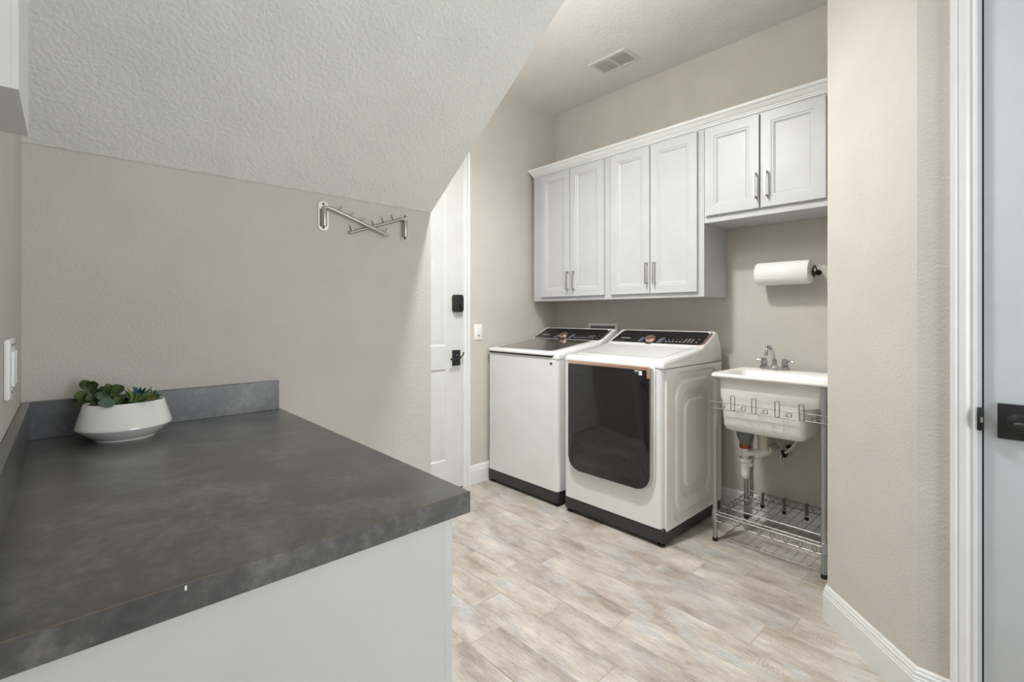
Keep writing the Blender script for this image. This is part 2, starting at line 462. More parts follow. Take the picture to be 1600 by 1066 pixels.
# deadbolt box
bm = new(); prism(bm, rrect(-1.108, -1.030, 1.262, 1.384, .014), .012, .046, 'x', bev=.005); db = obj('deadbolt_lock', bm, 'black', d1)
bm = new(); tube(bm, [(.048, -1.062, 1.318), (.060, -1.060, 1.310), (.060, -1.052, 1.282)], [.006, .006, .004], 8); obj('thumb_turn', bm, 'rubber', db)
bm = bx(.012, .022, -1.108, -1.040, .882, .992, bev=.003); rs = obj('handle_plate', bm, 'black', d1, smooth=35)
bm = new(); tube(bm, smooth_path([(.022, -1.068, .944), (.058, -1.068, .942), (.064, -1.080, .938), (.062, -1.118, .934), (.060, -1.150, .932)]), .0075, 10)
tube(bm, [(.040, -1.068, .943), (.045, -1.050, .945), (.046, -1.036, .955), (.046, -1.030, .975)], .005, 8)
obj('lever', bm, 'black', rs)
obj('keyhole', lathe(new(), [(.005, 0), (.005, .003)], (.022, -1.073, .955), 'x', 12), 'chrome', rs)

# ------------------------------------------------------------------ door_2 (right wall)
d2 = bpy.data.objects.new('door_2', None); COL.objects.link(d2); d2.location = (3.07, DY1, 0); d2['kind'] = 'structure'
yo = DY1
bm = prism(new(), [(2.612 + t, yo - o) for o, t in casing_prof(.058)], 0, 2.49, 'z'); obj('door_casing', bm, 'trim', d2, smooth=20)
bm = prism(new(), [(3.52 - t, yo - o) for o, t in casing_prof(.058)], 0, 2.49, 'z'); obj('door_casing', bm, 'trim', d2, smooth=20)
obj('door_casing', bx(2.612, 3.52, yo - .016, yo, 2.43, 2.49, bev=.002), 'trim', d2)
bm = bx(2.668, 2.6795, yo - .002, yo + .1, 0, 2.43); obj('door_jamb', bm, 'door_cool', d2)
bm = bx(2.683, 3.46, yo + .001, yo + .036, .01, 2.428, bev=.002)
obj('door_slab', bm, 'door_cool', d2)
obj('door_gap_shade', bx(2.6796, 2.6829, yo + .012, yo + .03, .0, 2.43), 'rubber', d2)  # black strip standing in for the shade in the gap beside the door
bm = bx(2.711, 2.801, yo - .008, yo + .001, .888, .988, bev=.002); hp = obj('handle_plate', bm, 'black', d2)
bm = lathe(new(), [(.030, 0), (.028, -.006), (.020, -.010), (.018, -.014), (.018, -.04), (.001, -.041)], (2.756, yo - .008, .936), 'y', 28)
obj('knob_collar', bm, 'black', hp)
bm = tube(new(), [(2.748, yo - .045, .937), (2.756, yo - .052, .937), (2.80, yo - .056, .936), (2.86, yo - .054, .935)], [.009, .010, .009, .007], 10); obj('lever', bm, 'black', hp)
bm = new(); prism(bm, [(yo - .016, .905), (yo - .022, .915), (yo - .026, .93), (yo - .026, .945), (yo - .022, .96), (yo - .016, .97), (yo - .0, .97), (yo - .0, .905)], 2.670, 2.6822, 'x'); sp = obj('strike_plate', bm, 'rubber', d2)
obj('latch_bolt', bx(2.676, 2.6828, yo - .0275, yo - .02, .930, .946, bev=.001), 'chrome', sp)

# ------------------------------------------------------------------ ceiling vent
vt = thing('ceiling_vent', (.86, -.365, CE), 'white two-section louvred air vent in the ceiling above the wall cabinets', 'vent')
vx0, vx1, vy0, vy1 = .712, 1.008, -.462, -.268
bm = new()
for a in ((vx0, vx1, vy0, vy0 + .022), (vx0, vx1, vy1 - .022, vy1), (vx0, vx0 + .024, vy0 + .022, vy1 - .022), (vx1 - .024, vx1, vy0 + .022, vy1 - .022), (.851, .869, vy0 + .022, vy1 - .022)):
    box(bm, a[0], a[1], a[2], a[3], CE - .008, CE, bev=.0015, seg=1)
obj('vent_frame', bm, 'vent', vt)
obj('vent_backing', bx(vx0 + .02, vx1 - .02, vy0 + .02, vy1 - .02, CE - .0015, CE), 'vent_dark', vt)
for (a, b) in ((vx0 + .025, .850), (.870, vx1 - .025)):
    for k in range(9):
        y = vy0 + .030 + k * (vy1 - vy0 - .06) / 8
        bm = prism(new(), [(y - .007, CE - .0065), (y - .0065, CE - .0075), (y + .007, CE - .0028), (y + .0065, CE - .0018)], a, b, 'x'); obj('vent_slat', bm, 'vent', vt, smooth=0)

# ------------------------------------------------------------------ switches
def switch(name, yc, zc, label, wd=.072, ht=.116):
    t = thing(name, (0, yc, zc), label, 'switch')
    obj('cover_plate', bx(0, .006, yc - wd / 2, yc + wd / 2, zc - ht / 2, zc + ht / 2, bev=.002), 'plastic', t)
    obj('rocker', bx(.006, .010, yc - .017, yc + .017, zc - .034, zc + .034, bev=.0015), 'plastic', t)
    obj('indicator', bx(.010, .0112, yc - .010, yc + .010, zc - .029, zc - .023), 'plastic_grey', t)
switch('light_switch', -.863, 1.114, 'white rocker light switch on the wall between the panelled door and the washer')
t = thing('light_switch', (1.41, FRONT, 1.137), 'white two-gang switch plate seen edge-on at the left wall above the counter', 'switch')
obj('cover_plate', bx(1.352, 1.468, FRONT, FRONT + .009, 1.080, 1.194, bev=.003), 'plastic', t)
for xc in (1.387, 1.433):
    obj('rocker', bx(xc - .016, xc + .016, FRONT + .009, FRONT + .0135, 1.104, 1.170, bev=.001), 'plastic', t)
    for zz in (1.092, 1.182): obj('screw', lathe(new(), [(.003, 0), (.003, .0015)], (xc, FRONT + .009, zz), 'y', 10), 'plastic_grey', t)

# ------------------------------------------------------------------ washing machine outlet box
t = thing('outlet_box', (.50, 0, 1.11), 'white recessed washer hose outlet box in the back wall behind the appliances', 'outlet box')
bm = new(); bxx = (.360, .640, 1.00, 1.176)
for a in ((bxx[0], bxx[1], bxx[2], bxx[2] + .022), (bxx[0], bxx[1], bxx[3] - .022, bxx[3]), (bxx[0], bxx[0] + .022, bxx[2] + .022, bxx[3] - .022), (bxx[1] - .022, bxx[1], bxx[2] + .022, bxx[3] - .022)):
    box(bm, a[0], a[1], -.012, 0, a[2], a[3], bev=.002, seg=1)
obj('box_frame', bm, 'plastic', t)
obj('box_recess', bx(.38, .62, -.003, -.0005, 1.02, 1.156), 'box_in', t)
for xx in (.56, .44):
    bm = lathe(new(), [(.010, 0), (.010, -.03), (.016, -.032), (.016, -.045), (.001, -.046)], (xx, -.003, 1.10), 'y', 14); obj('valve', bm, 'copper' if xx > .5 else 'chrome', t)

# ------------------------------------------------------------------ wall cabinets
CF = -.320           # face-frame front
DF = -.340           # door front
def cab_door(parent, x0, x1, z0, z1, hx, hz):
    bm = new(); y = DF; st = .052
    lps = []
    for ins, dy in ((0, .019), (0, .002), (.002, 0), (st, 0), (st + .004, .003), (st + .012, .0035), (st + .014, .006), (st + .022, .010), (st + .024, .010)):
        lps.append([(x0 + ins, y + dy, z0 + ins), (x1 - ins, y + dy, z0 + ins), (x1 - ins, y + dy, z1 - ins), (x0 + ins, y + dy, z1 - ins)])
    grid_loops(bm, lps)
    d = obj('door', bm, 'cabinet', parent, smooth=15)
    bm = new()
    L2 = .064
    box(bm, hx - .005, hx + .005, y - .033, y - .026, hz - L2 - .006, hz + L2 + .006, bev=.0012, seg=1)
    for s in (-1, 1): box(bm, hx - .0045, hx + .0045, y - .028, y, hz + s * L2 - .0045, hz + s * L2 + .0045, bev=.001, seg=1)
    obj('handle', bm, 'nickel', d)
def cabinet(x0, x1, z0, z1, label, doors, lstile=0):
    t = thing('wall_cabinet', ((x0 + x1) / 2, 0, z0), label, 'cabinet', None)
    bm = bx(x0, x1, CF, -.001, z0, z1, bev=.0008, seg=1)
    obj('body', bm, 'cabinet', t)
    for (a, b, c, d, hx, hz) in doors: cab_door(t, a, b, c, d, hx, hz)
    return t
ZT = 2.372
c1 = cabinet(.052, .792, 1.352, ZT, 'tall white wall cabinet with two doors nearest the left wall, above the washer',
        [(.142, .440, 1.380, 2.338, .430, 1.499), (.446, .752, 1.380, 2.338, .488, 1.499)])
obj('bottom_edge', bx(.054, .790, CF + .001, CF + .006, 1.3500, 1.3518), 'cab_edge', c1)
c2 = cabinet(.793, 1.466, 1.352, ZT, 'tall white wall cabinet with two doors in the middle of the row, above the dryer',
        [(.812, 1.112, 1.380, 2.338, 1.098, 1.510), (1.118, 1.430, 1.380, 2.338, 1.155, 1.510)])
obj('bottom_edge', bx(.795, 1.464, CF + .001, CF + .006, 1.3500, 1.3518), 'cab_edge', c2)
c3 = cabinet(1.4675, 2.216, 1.786, ZT, 'short white wall cabinet with two doors above the utility sink',
        [(1.480, 1.780, 1.824, 2.338, 1.766, 1.947), (1.788, 2.094, 1.824, 2.338, 1.822, 1.947)])
cr = [(0, 0), (.005, 0), (.005, .010), (.010, .0105), (.010, .018), (.013, .019), (.018, .024), (.026, .038), (.028, .043), (.034, .0435), (.038, .050), (.038, .061), (0, .061)]
bm = new(); sweep(bm, [(.052, -.001), (.052, CF), (2.216, CF)], [(o, ZT - .021 + z) for o, z in cr])
bmesh.ops.recalc_face_normals(bm, faces=bm.faces)
tag(obj('crown_moulding', bm, 'trim', None, (1.1, CF, ZT), smooth=25), 'white stepped crown moulding running along the top of all the wall cabinets', 'moulding')

# slim cabinet at the left wall under the slope
t = thing('wall_cabinet', (1.71, FRONT, 1.548), 'slim white cabinet high on the left wall under the sloped ceiling', 'cabinet')
obj('body', bx(1.590, 1.824, FRONT, -3.1501, 1.548, 1.98), 'trim', t, smooth=0)
obj('door', bx(1.590, 1.824, -3.150, -3.143, 1.548, 1.98), 'trim', t, smooth=0)

# ------------------------------------------------------------------ appliances
def text_mesh(s, size, parent, m, origin_w, ux, uy, name='lettering', bold=.0):
    cu = bpy.data.curves.new('t', 'FONT'); cu.body = s; cu.size = size; cu.extrude = .0002; cu.offset = bold
    o = bpy.data.objects.new('t', cu); COL.objects.link(o)
    dg = bpy.context.evaluated_depsgraph_get(); dg.update()
    me = bpy.data.meshes.new_from_object(o.evaluated_get(dg)); bpy.data.objects.remove(o)
    ux = Vector(ux).normalized(); uy = Vector(uy).normalized(); uz = ux.cross(uy)
    mt = Matrix(((ux.x, uy.x, uz.x, 0), (ux.y, uy.y, uz.y, 0), (ux.z, uy.z, uz.z, 0), (0, 0, 0, 1)))
    me.transform(Matrix.Translation(Vector(origin_w) - origin(parent)) @ mt)
    me.materials.clear(); me.materials.append(M[m])
    r = bpy.data.objects.new(name, me); COL.objects.link(r); r.parent = parent
    return r

def console(parent, X0, ya, za, yb, zb):
    """control panel lying on the sloped console face between (ya,za) and (yb,zb)"""
    d = Vector((0, yb - ya, zb - za)); L = d.length; v = d.normalized(); n = Vector((0, -v.z, v.y))
    O = Vector((X0, ya, za))
    def P(u, s, h=0): return O + Vector((u, 0, 0)) + v * s + n * h
    def slab(pts, h0, h1, bev=0):
        bm = new(); A = [bm.verts.new(P(u, s, h0)) for u, s in pts]; B = [bm.verts.new(P(u, s, h1)) for u, s in pts]
        bm.faces.new(A); f = bm.faces.new(B[::-1])
        for i in range(len(pts)): bm.faces.new((A[i], B[i], B[(i + 1) % len(pts)], A[(i + 1) % len(pts)]))
        if bev: bmesh.ops.bevel(bm, geom=list(f.edges), offset=bev, segments=2, profile=.5, affect='EDGES')
        return bm
    return P, slab, L, n, v

def knob(parent, P, u, s, n):
    c = P(u, s, .002)
    q = n.to_track_quat('Z', 'Y').to_matrix().to_4x4()
    for nm, prof, m in (('knob_ring', [(.001, 0), (.044, 0), (.044, .003), (.039, .004)], 'glass_dark'), ('knob', [(.034, .003), (.033, .020), (.030, .024), (.012, .022), (.001, .022)], 'rose')):
        bm = lathe(new(), prof, (0, 0, 0), 'z', 36); bmesh.ops.transform(bm, matrix=Matrix.Translation(c) @ q, verts=bm.verts)
        obj(nm, bm, m, parent)

def prints(parent, P, slab, L, v):
    # columns of cycle names beside the dial and rows of icons, flat print on the panel
    H = .0016
    for side, u0 in ((-1, .222), (1, .362)):
        bm = new()
        for k in range(6):
            s = .018 + k * .0105
            u = u0 + (.002 * k if side < 0 else .002 * k)
            b2 = slab([(u, s), (u + .034, s), (u + .034, s + .005), (u, s + .005)], .0008, H)
            me = bpy.data.meshes.new('x'); b2.to_mesh(me); b2.free(); bm.from_mesh(me); bpy.data.meshes.remove(me)
        obj('cycle_names', bm, 'print_blue', parent, smooth=0)['kind'] = 'stuff'
    bm = new(); random.seed(3)
    def dash(u, s, wd, hh):
        b2 = slab([(u, s), (u + wd, s), (u + wd, s + hh), (u, s + hh)], .0008, H)
        me = bpy.data.meshes.new('x'); b2.to_mesh(me); b2.free(); bm.from_mesh(me); bpy.data.meshes.remove(me)
    for i in range(6): dash(.418 + i * .024, .030, .013, .007)
    for i in range(4): dash(.430 + i * .030, .060, .005, .004)
    for i in range(3):
        for j in range(3): dash(.545 + i * .022, .030 + j * .018, .010, .006)
    dash(.624, .070, .009, .004); dash(.624, .030, .008, .008)
    obj('icon_print', bm, 'print', parent, smooth=0)['kind'] = 'stuff'
    text_mesh('SAMSUNG', .0165, parent, 'print', P(.075, .052, .001), (1, 0, 0), v, bold=.0004)
    bm = new()
    for k, (u, wd) in enumerate(((.048, .014), (.065, .020), (.088, .012), (.103, .018))):   # a line of print too small to read
        b2 = slab([(u, .020), (u + wd, .020), (u + wd, .0235), (u, .0235)], .0006, .0012)
        me = bpy.data.meshes.new('x'); b2.to_mesh(me); b2.free(); bm.from_mesh(me); bpy.data.meshes.remove(me)
    obj('small_print', bm, 'plastic_grey', parent, smooth=0)['kind'] = 'stuff'

def base(parent, x0, x1, yf, yb):
    bm = new()
    box(bm, x0 + .004, x1 - .004, yf + .004, yb, .022, .094, bev=.006)
    b = obj('kick_base', bm, 'base_dark', parent)
    for x in (x0 + .03, x1 - .03):
        for y in (yf + .03, yb - .05):
            bm = lathe(new(), [(.018, 0), (.020, .004), (.020, .012), (.010, .014), (.010, .024)], (x, y, 0), 'z', 14); obj('foot', bm, 'rubber', parent)

def rr_body(bm, x0, x1, y0, y1, z0, z1, rf, n=5, zb=.004):
    """body with rounded front vertical corners"""
    pl = rrect(x0, x1, y0, y1, (rf, rf, .004, .004), n)
    def inset(d):
        return rrect(x0 + d, x1 - d, y0 + d, y1 - d, (max(rf - d, .002), max(rf - d, .002), .003, .003), n)
    lps = [[(p[0], p[1], z0) for p in inset(zb)], [(p[0], p[1], z0 + zb) for p in pl], [(p[0], p[1], z1 - zb) for p in pl], [(p[0], p[1], z1) for p in inset(zb)]]
    return grid_loops(bm, lps)

YF, YB = -.79, -.075
# --- dryer
XA, XB = .777, 1.465
dr = thing('dryer', ((XA + XB) / 2, -.42, 0), 'white front-loading clothes dryer with dark glass door beside the utility sink', 'dryer')
dr['dry'] = 1
base(dr, XA, XB, YF, YB - .01)
bm = rr_body(new(), XA, XB - .0135, YF, YB, .095, .950, .022)
body = obj('body', bm, 'enamel', dr)
# embossed side panel as a height field
def sd(y, z, y0, y1, z0, z1, r):
    cy, cz = (y0 + y1) / 2, (z0 + z1) / 2; hy, hz = (y1 - y0) / 2 - r, (z1 - z0) / 2 - r
    qy, qz = abs(y - cy) - hy, abs(z - cz) - hz
    return math.hypot(max(qy, 0), max(qz, 0)) + min(max(qy, qz), 0) - r
def sst(t): t = min(1, max(0, t)); return t * t * (3 - 2 * t)
bm = new(); NY, NZ = 150, 190; y0s, y1s, z0s, z1s = YF + .034, YB - .004, .082, .949
vs = []
for i in range(NY + 1):
    row = []
    for j in range(NZ + 1):
        y = y0s + (y1s - y0s) * i / NY; z = z0s + (z1s - z0s) * j / NZ
        w1, w2 = sd(y, z, -.665, -.145, .095, .918, .07), sd(y, z, -.645, -.185, .135, .870, .11)
        w3, w4 = sd(y, z, -.585, -.245, .205, .812, .09), sd(y, z, -.545, -.285, .262, .755, .06)
        h = -.012 * sst(.5 - w1 / .016) + .012 * sst(.5 - w2 / .010) - .012 * sst(.5 - w3 / .016) + .012 * sst(.5 - w4 / .010)
        # the upper rear corners of the ridges fade out
        row.append(bm.verts.new((XB + h * 1.0, y, z)))
    vs.append(row)
for i in range(NY):
    for j in range(NZ): bm.faces.new((vs[i][j], vs[i + 1][j], vs[i + 1][j + 1], vs[i][j + 1]))
# rim back to body
bnd = [vs[i][0] for i in range(NY + 1)] + [vs[NY][j] for j in range(1, NZ + 1)] + [vs[i][NZ] for i in range(NY - 1, -1, -1)] + [vs[0][j] for j in range(NZ - 1, 0, -1)]
bk = [bm.verts.new((XB - .0131, v.co.y, v.co.z)) for v in bnd]
for i in range(len(bnd)): bm.faces.new((bnd[i], bnd[(i + 1) % len(bnd)], bk[(i + 1) % len(bnd)], bk[i]))
obj('side_panel', bm, 'enamel_side', dr, smooth=60)
def deck(parent, x0, x1, flat, name='top_deck', m='enamel', rear=True):
    prof = [(YF + .0, .954), (YF - .002, .966), (YF + .004, .980), (YF + .020, .990), (YF + .05, .995), (-.345, 1.044), (-.330, 1.050), (-.322, 1.056),
            (-.172, 1.133), (-.158, 1.138), (-.140, 1.137), (-.118, 1.120), (-.092, 1.080), (-.074, 1.03), (-.070, .99), (-.070, .954)]
    bm = new(); loops = []
    NX = 8
    xs = [x0, x0 + .002, x0 + .007, x0 + .018, x1 - .018, x1 - .007, x1 - .002, x1]
    ins = [.018, .008, .002, 0, 0, .002, .008, .018]
    c = Vector((-.40, .96))
    for x, d in zip(xs, ins):
        lp = []
        for k, (y, z) in enumerate(prof):
            zz = z - d if z > .97 else z
            yy = y + d * (1 if y < -.7 else 0) - (d * .5 if y > -.13 and z > .97 else 0)
            lp.append((x, yy, max(zz, .954)))
        loops.append(lp)
    grid_loops(bm, loops)
    return obj(name, bm, m, parent, smooth=40)
dk = deck(dr, XA, XB, 1)
# sunken work surface on the deck
def inset_top(parent, pts, m, name, h0=.0005, h1=.0022, slope=(1.044 - .995) / (-.345 - (YF + .05))):
    bm = new()
    zf = lambda y: .995 + (y - (YF + .05)) * slope
    A = [bm.verts.new((x, y, zf(y) + h0)) for x, y in pts]; B = [bm.verts.new((x, y, zf(y) + h1)) for x, y in pts]
    bm.faces.new(A); f = bm.faces.new(B[::-1])
    for i in range(len(pts)): bm.faces.new((A[i], B[i], B[(i + 1) % len(pts)], A[(i + 1) % len(pts)]))
    return obj(name, bm, m, parent, smooth=30)
# soft raised border rim of the dryer deck
bm = new(); zf = lambda y: .995 + (y - (YF + .05)) * ((1.044 - .995) / (-.345 - (YF + .05)))
out = rrect(XA + .030, XB - .030, YF + .045, -.350, (.03, .03, .004, .004), 6); inn = rrect(XA + .075, XB - .075, YF + .105, -.352, (.03, .03, .004, .004), 6)
mid = rrect(XA + .045, XB - .045, YF + .065, -.351, (.03, .03, .004, .004), 6)
grid_loops(bm, [[(p[0], p[1], zf(p[1]) - .002) for p in out], [(p[0], p[1], zf(p[1]) + .004) for p in mid], [(p[0], p[1], zf(p[1]) + .0005) for p in inn]], False, False)
bm.faces.ensure_lookup_table()
obj('deck_rim', bm, 'enamel', dr, smooth=60)
P, slab, L, n, v = console(dr, XA, -.322, 1.056, -.172, 1.133)
pl = [(.022, .004), (.622, .004)] + [(.648 + .018 * math.cos(a), .026 + .022 * math.sin(a)) for a in [-PI / 2 + .3 + k * (PI / 2 - .3) / 4 for k in range(5)]] + [(.664, L - .026), (.652, L - .010), (.635, L - .003), (.060, L - .003), (.045, L - .010), (.036, L - .024)]
pn = obj('control_panel', slab(pl, -.004, .001), 'panel_black', dr, smooth=0)
ac = [(.636, .002), (.668, .002), (.682, .020), (.684, L - .022), (.672, L - .006), (.666, L - .020), (.668, .022), (.655, .008)]
obj('panel_edge', slab(ac, -.003, .0022), 'rose', dr, smooth=0)
knob(dr, P, .317, .036, n)
prints(dr, P, slab, L, v)
# dryer door
DXa, DXb, DZa, DZb = .838, 1.398, .292, .962
bm = new()
o1 = rrect(DXa - .012, DXb + .022, DZa - .02, DZb + .006, (.09, .09, .03, .03), 8)
prism(bm, o1, YF + .001, YF - .006, 'y', bev=.005); dd = obj('door_surround', bm, 'enamel', dr, smooth=50)
bm = new(); o2 = rrect(DXa - .002, DXb + .012, DZa - .006, DZb, (.085, .085, .02, .02), 8)
prism(bm, o2, YF - .006, YF - .022, 'y', bev=.003); obj('door_frame', bm, 'plate_nickel', dr, smooth=50)
bm = new(); o3 = rrect(DXa, DXb, DZa, DZb - .014, (.08, .08, .012, .012), 8)
prism(bm, o3, YF - .022, YF - .034, 'y', bev=.005); gd = obj('door_glass', bm, 'glass_dark', dr, smooth=50)
bm = new(); box(bm, DXa, DXb + .001, YF - .042, YF - .020, DZb - .020, DZb, bev=.005)
box(bm, DXb - .009, DXb + .001, YF - .042, YF - .020, DZb - .062, DZb - .010, bev=.003)
obj('door_handle', bm, 'rose', dr)
obj('energy_label', bx(1.312, 1.338, YF - .0365, YF - .034, DZb - .044, DZb - .024), 'sticker_dark', gd)
obj('energy_label', bx(1.339, 1.358, YF - .0365, YF - .034, DZb - .048, DZb - .023), 'sticker', gd)
obj('energy_label', bx(1.312, 1.338, YF - .0366, YF - .0341, DZb - .029, DZb - .022), 'sticker', gd)

# --- washer
WA, WB = .028, .722
ws = thing('washer', ((WA + WB) / 2, -.42, 0), 'white top-loading washing machine with smoked glass lid next to the panelled door', 'washing machine')
base(ws, WA, WB, YF, YB - .01)
bm = rr_body(new(), WA, WB, YF, YB, .095, .953, .030, 6); obj('body', bm, 'enamel', ws)
dk = deck(ws, WA, WB, 1)
# lid
lw0, lw1 = WA + .006, WB - .030
def lidloop(d, h):
    return [(x, y, zf(y) + h) for x, y in rrect(lw0 + d, lw1 - d, YF - .004 + d, -.345, (.035, .035, .004, .004), 6)]
bm = new()
grid_loops(bm, [lidloop(.010, -.0125), lidloop(-.006, -.0125), lidloop(-.008, -.009), lidloop(-.007, .000), lidloop(.000, .006), lidloop(.012, .009), lidloop(.03, .010)])
lid = obj('lid', bm, 'enamel', ws, smooth=60)
bm = new(); grid_loops(bm, [lidloop(.004, -.024), lidloop(-.0035, -.0235), lidloop(-.0035, -.012), lidloop(.004, -.0118)])
obj('lid_gap_shade', bm, 'rubber', ws)  # dark band standing in for the shade in the slot under the lid
gl = rrect(lw0 + .048, lw1 - .048, YF + .040, -.332, (.03, .03, .004, .004), 6)
inset_top(lid, gl, 'lid_glass', 'lid_glass', .006, .0112)
P, slab, L, n, v = console(ws, WA, -.322, 1.056, -.172, 1.133)
pn = obj('control_panel', slab(pl, -.004, .001), 'panel_black', ws, smooth=0)
obj('panel_edge', slab(ac, -.003, .0022), 'rose', ws, smooth=0)
knob(ws, P, .317, .036, n)
prints(ws, P, slab, L, v)
obj('brand_label', bx(.655, .676, YF - .0008, YF + .001, .916, .930), 'sticker_dark', ws)
obj('brand_label', bx(.679, .686, YF - .0008, YF + .001, .917, .929), 'sticker', ws)

# ------------------------------------------------------------------ utility sink
sk = thing('utility_sink', (1.865, -.27, 0), 'white plastic utility sink on grey steel legs beside the dryer', 'sink')
LX0, LX1, LY0, LY1 = 1.606, 2.122, -.487, -.055
for lx in (LX0, LX1):
    for ly in (LY0, LY1):
        bm = lathe(new(), [(.0125, .012), (.0125, .893)], (lx, ly, 0), 'z', 18); lg = obj('leg', bm, 'galv', sk)
        bm = lathe(new(), [(.013, 0), (.014, .002), (.014, .018), (.013, .02)], (lx, ly, 0), 'z', 18); obj('foot_cap', bm, 'rubber', lg)
        if ly == LY0:
            bm = lathe(new(), [(.0128, .112), (.0158, .114), (.0158, .166), (.0128, .168)], (lx, ly, 0), 'z', 18); obj('shelf_collar', bm, 'galv', lg)
            bm = lathe(new(), [(.0128, .730), (.0145, .732), (.0145, .764), (.0128, .766)], (lx, ly, 0), 'z', 18); obj('rail_collar', bm, 'galv', lg)
# tub: outer skin and bowl
RX0, RX1, RY0, RY1 = 1.583, 2.152, -.508, -.045
def L4(x0, x1, y0, y1, z, r): return [(p[0], p[1], z) for p in rrect(x0, x1, y0, y1, r, 5)]
bm = new()
grid_loops(bm, [
    L4(1.66, 2.01, -.43, -.12, .608, .03), L4(1.638, 2.026, -.446, -.10, .616, .03), L4(1.630, 2.036, -.454, -.09, .640, .03), L4(1.620, 2.040, -.464, -.085, .775, .03),
    L4(1.618, 2.110, -.466, -.083, .790, .02), L4(1.612, 2.118, -.470, -.075, .895, .02), L4(RX0 + .004, RX1 - .004, RY0 + .004, RY1 - .004, .902, .028),
    L4(RX0, RX1, RY0, RY1, .907, .03), L4(RX0 + .002, RX1 - .002, RY0 + .002, RY1 - .002, .918, .03), L4(RX0 + .010, RX1 - .010, RY0 + .010, RY1 - .010, .924, .028),
    L4(RX0 + .030, RX1 - .030, RY0 + .030, RY1 - .110, .922, .03), L4(RX0 + .042, RX1 - .042, RY0 + .042, RY1 - .120, .908, .03), L4(1.65, 2.09, -.445, -.19, .83, .04),
    L4(1.66, 2.02, -.435, -.20, .65, .05), L4(1.70, 1.98, -.40, -.23, .640, .04)])
obj('tub', bm, 'tub', sk, smooth=50)
# front guard rail
bm = new(); yr = -.503; rz = .0025
def rail(z): return smooth_path([(LX0 + .004, yr + .022, z), (LX0 - .014, yr + .014, z), (LX0 - .012, yr, z), (LX0 + .03, yr, z), (LX1 - .02, yr, z), (LX1 + .014, yr, z), (LX1 + .016, yr + .012, z), (LX1, yr + .022, z)], 4)
tube(bm, rail(.766), rz, 8); tube(bm, rail(.730), rz, 8)
gr = obj('guard_rail', bm, 'wire', sk, smooth=60)
for x in (1.708, 1.815, 1.925, 2.033):
    pts = [(x + (.0105) * math.cos(a), yr - .003, (.800 if math.sin(a) > 0 else .741) + .0105 * math.sin(a)) for a in [2 * PI * k / 20 for k in range(20)]]
    obj('wire_loop', tube(new(), pts, .0022, 6, closed=True), 'wire', gr, smooth=60)
for x in (1.655, 1.763, 1.871, 1.979, 2.088):
    pts = [(x + .011 * math.cos(a), yr - .002, .748 + .011 * math.sin(a)) for a in [2 * PI * k / 16 for k in range(16)]]
    obj('wire_ring', tube(new(), pts, .0022, 6, closed=True), 'wire', gr, smooth=60)
# wire shelf
sh = bpy.data.objects.new('wire_shelf', None)
bm = new()
sx0, sx1, sy0, sy1 = LX0 - .004, LX1 + .004, LY0 - .012, LY1 + .006
for z in (.150, .114):
    tube(bm, [(sx0, sy0, z), (sx1, sy0, z)], .0029, 6); tube(bm, [(sx0, sy1, z + .02), (sx1, sy1, z + .02)], .0029, 6)
    tube(bm, [(sx0, sy0, z), (sx0, sy1, z + .0)], .0029, 6); tube(bm, [(sx1, sy0, z), (sx1, sy1, z)], .0029, 6)
for y, z in ((sy0 + .022, .157), (sy0 + .118, .157), (-.28, .154), (-.18, .154)):
    tube(bm, [(sx0, y, z), (sx1, y, z)], .0028, 6)
shf = obj('shelf_frame', bm, 'wire', sk, smooth=60)
nx = 13
for k in range(1, nx):
    x = sx0 + (sx1 - sx0) * k / nx
    obj('shelf_wire', tube(new(), [(x, sy0, .150), (x, sy0 + .01, .154), (x, sy1 - .004, .154), (x, sy1, .136)], .0018, 5), 'wire', shf, smooth=60)
for k in range(8):     # curls between the front wires
    x = sx0 + .05 + k * (sx1 - sx0 - .09) / 7
    pts = [(x + .0115 * math.cos(a), sy0 - .002, .132 + .014 * math.sin(a)) for a in [2 * PI * q / 14 for q in range(14)]]
    obj('wire_curl', tube(new(), pts, .0019, 5, closed=True), 'wire', shf, smooth=60)
for (xx) in (sx0, sx1):   # zigzag on both sides
    pts = []
    for k in range(19): pts.append((xx, sy0 + .02 + k * (sy1 - sy0 - .04) / 18, .1155 if k % 2 else .149))
    obj('side_zigzag', tube(new(), pts, .0020, 5), 'wire', shf)
pts = [(sx0 + .02 + k * (sx1 - sx0 - .04) / 26, sy1, .136 if k % 2 else .168) for k in range(27)]
obj('back_zigzag', tube(new(), pts, .0020, 5), 'wire', shf)
for x in (1.705, 1.822, 1.936):
    bm = new(); tube(bm, smooth_path([(x, -.050, .174), (x, -.062, .176), (x, -.070, .166), (x, -.070, .130), (x, -.072, .118)], 3), [.006, .007] + [.0085] * 10 + [.011], 8)
    hk = obj('shelf_hook', bm, 'clear_hook', sk, smooth=60)
    obj('hook_tip', lathe(new(), [(.004, .090), (.011, .096), (.012, .112), (.009, .122)], (x, -.072, 0), 'z', 12), 'rubber', hk)
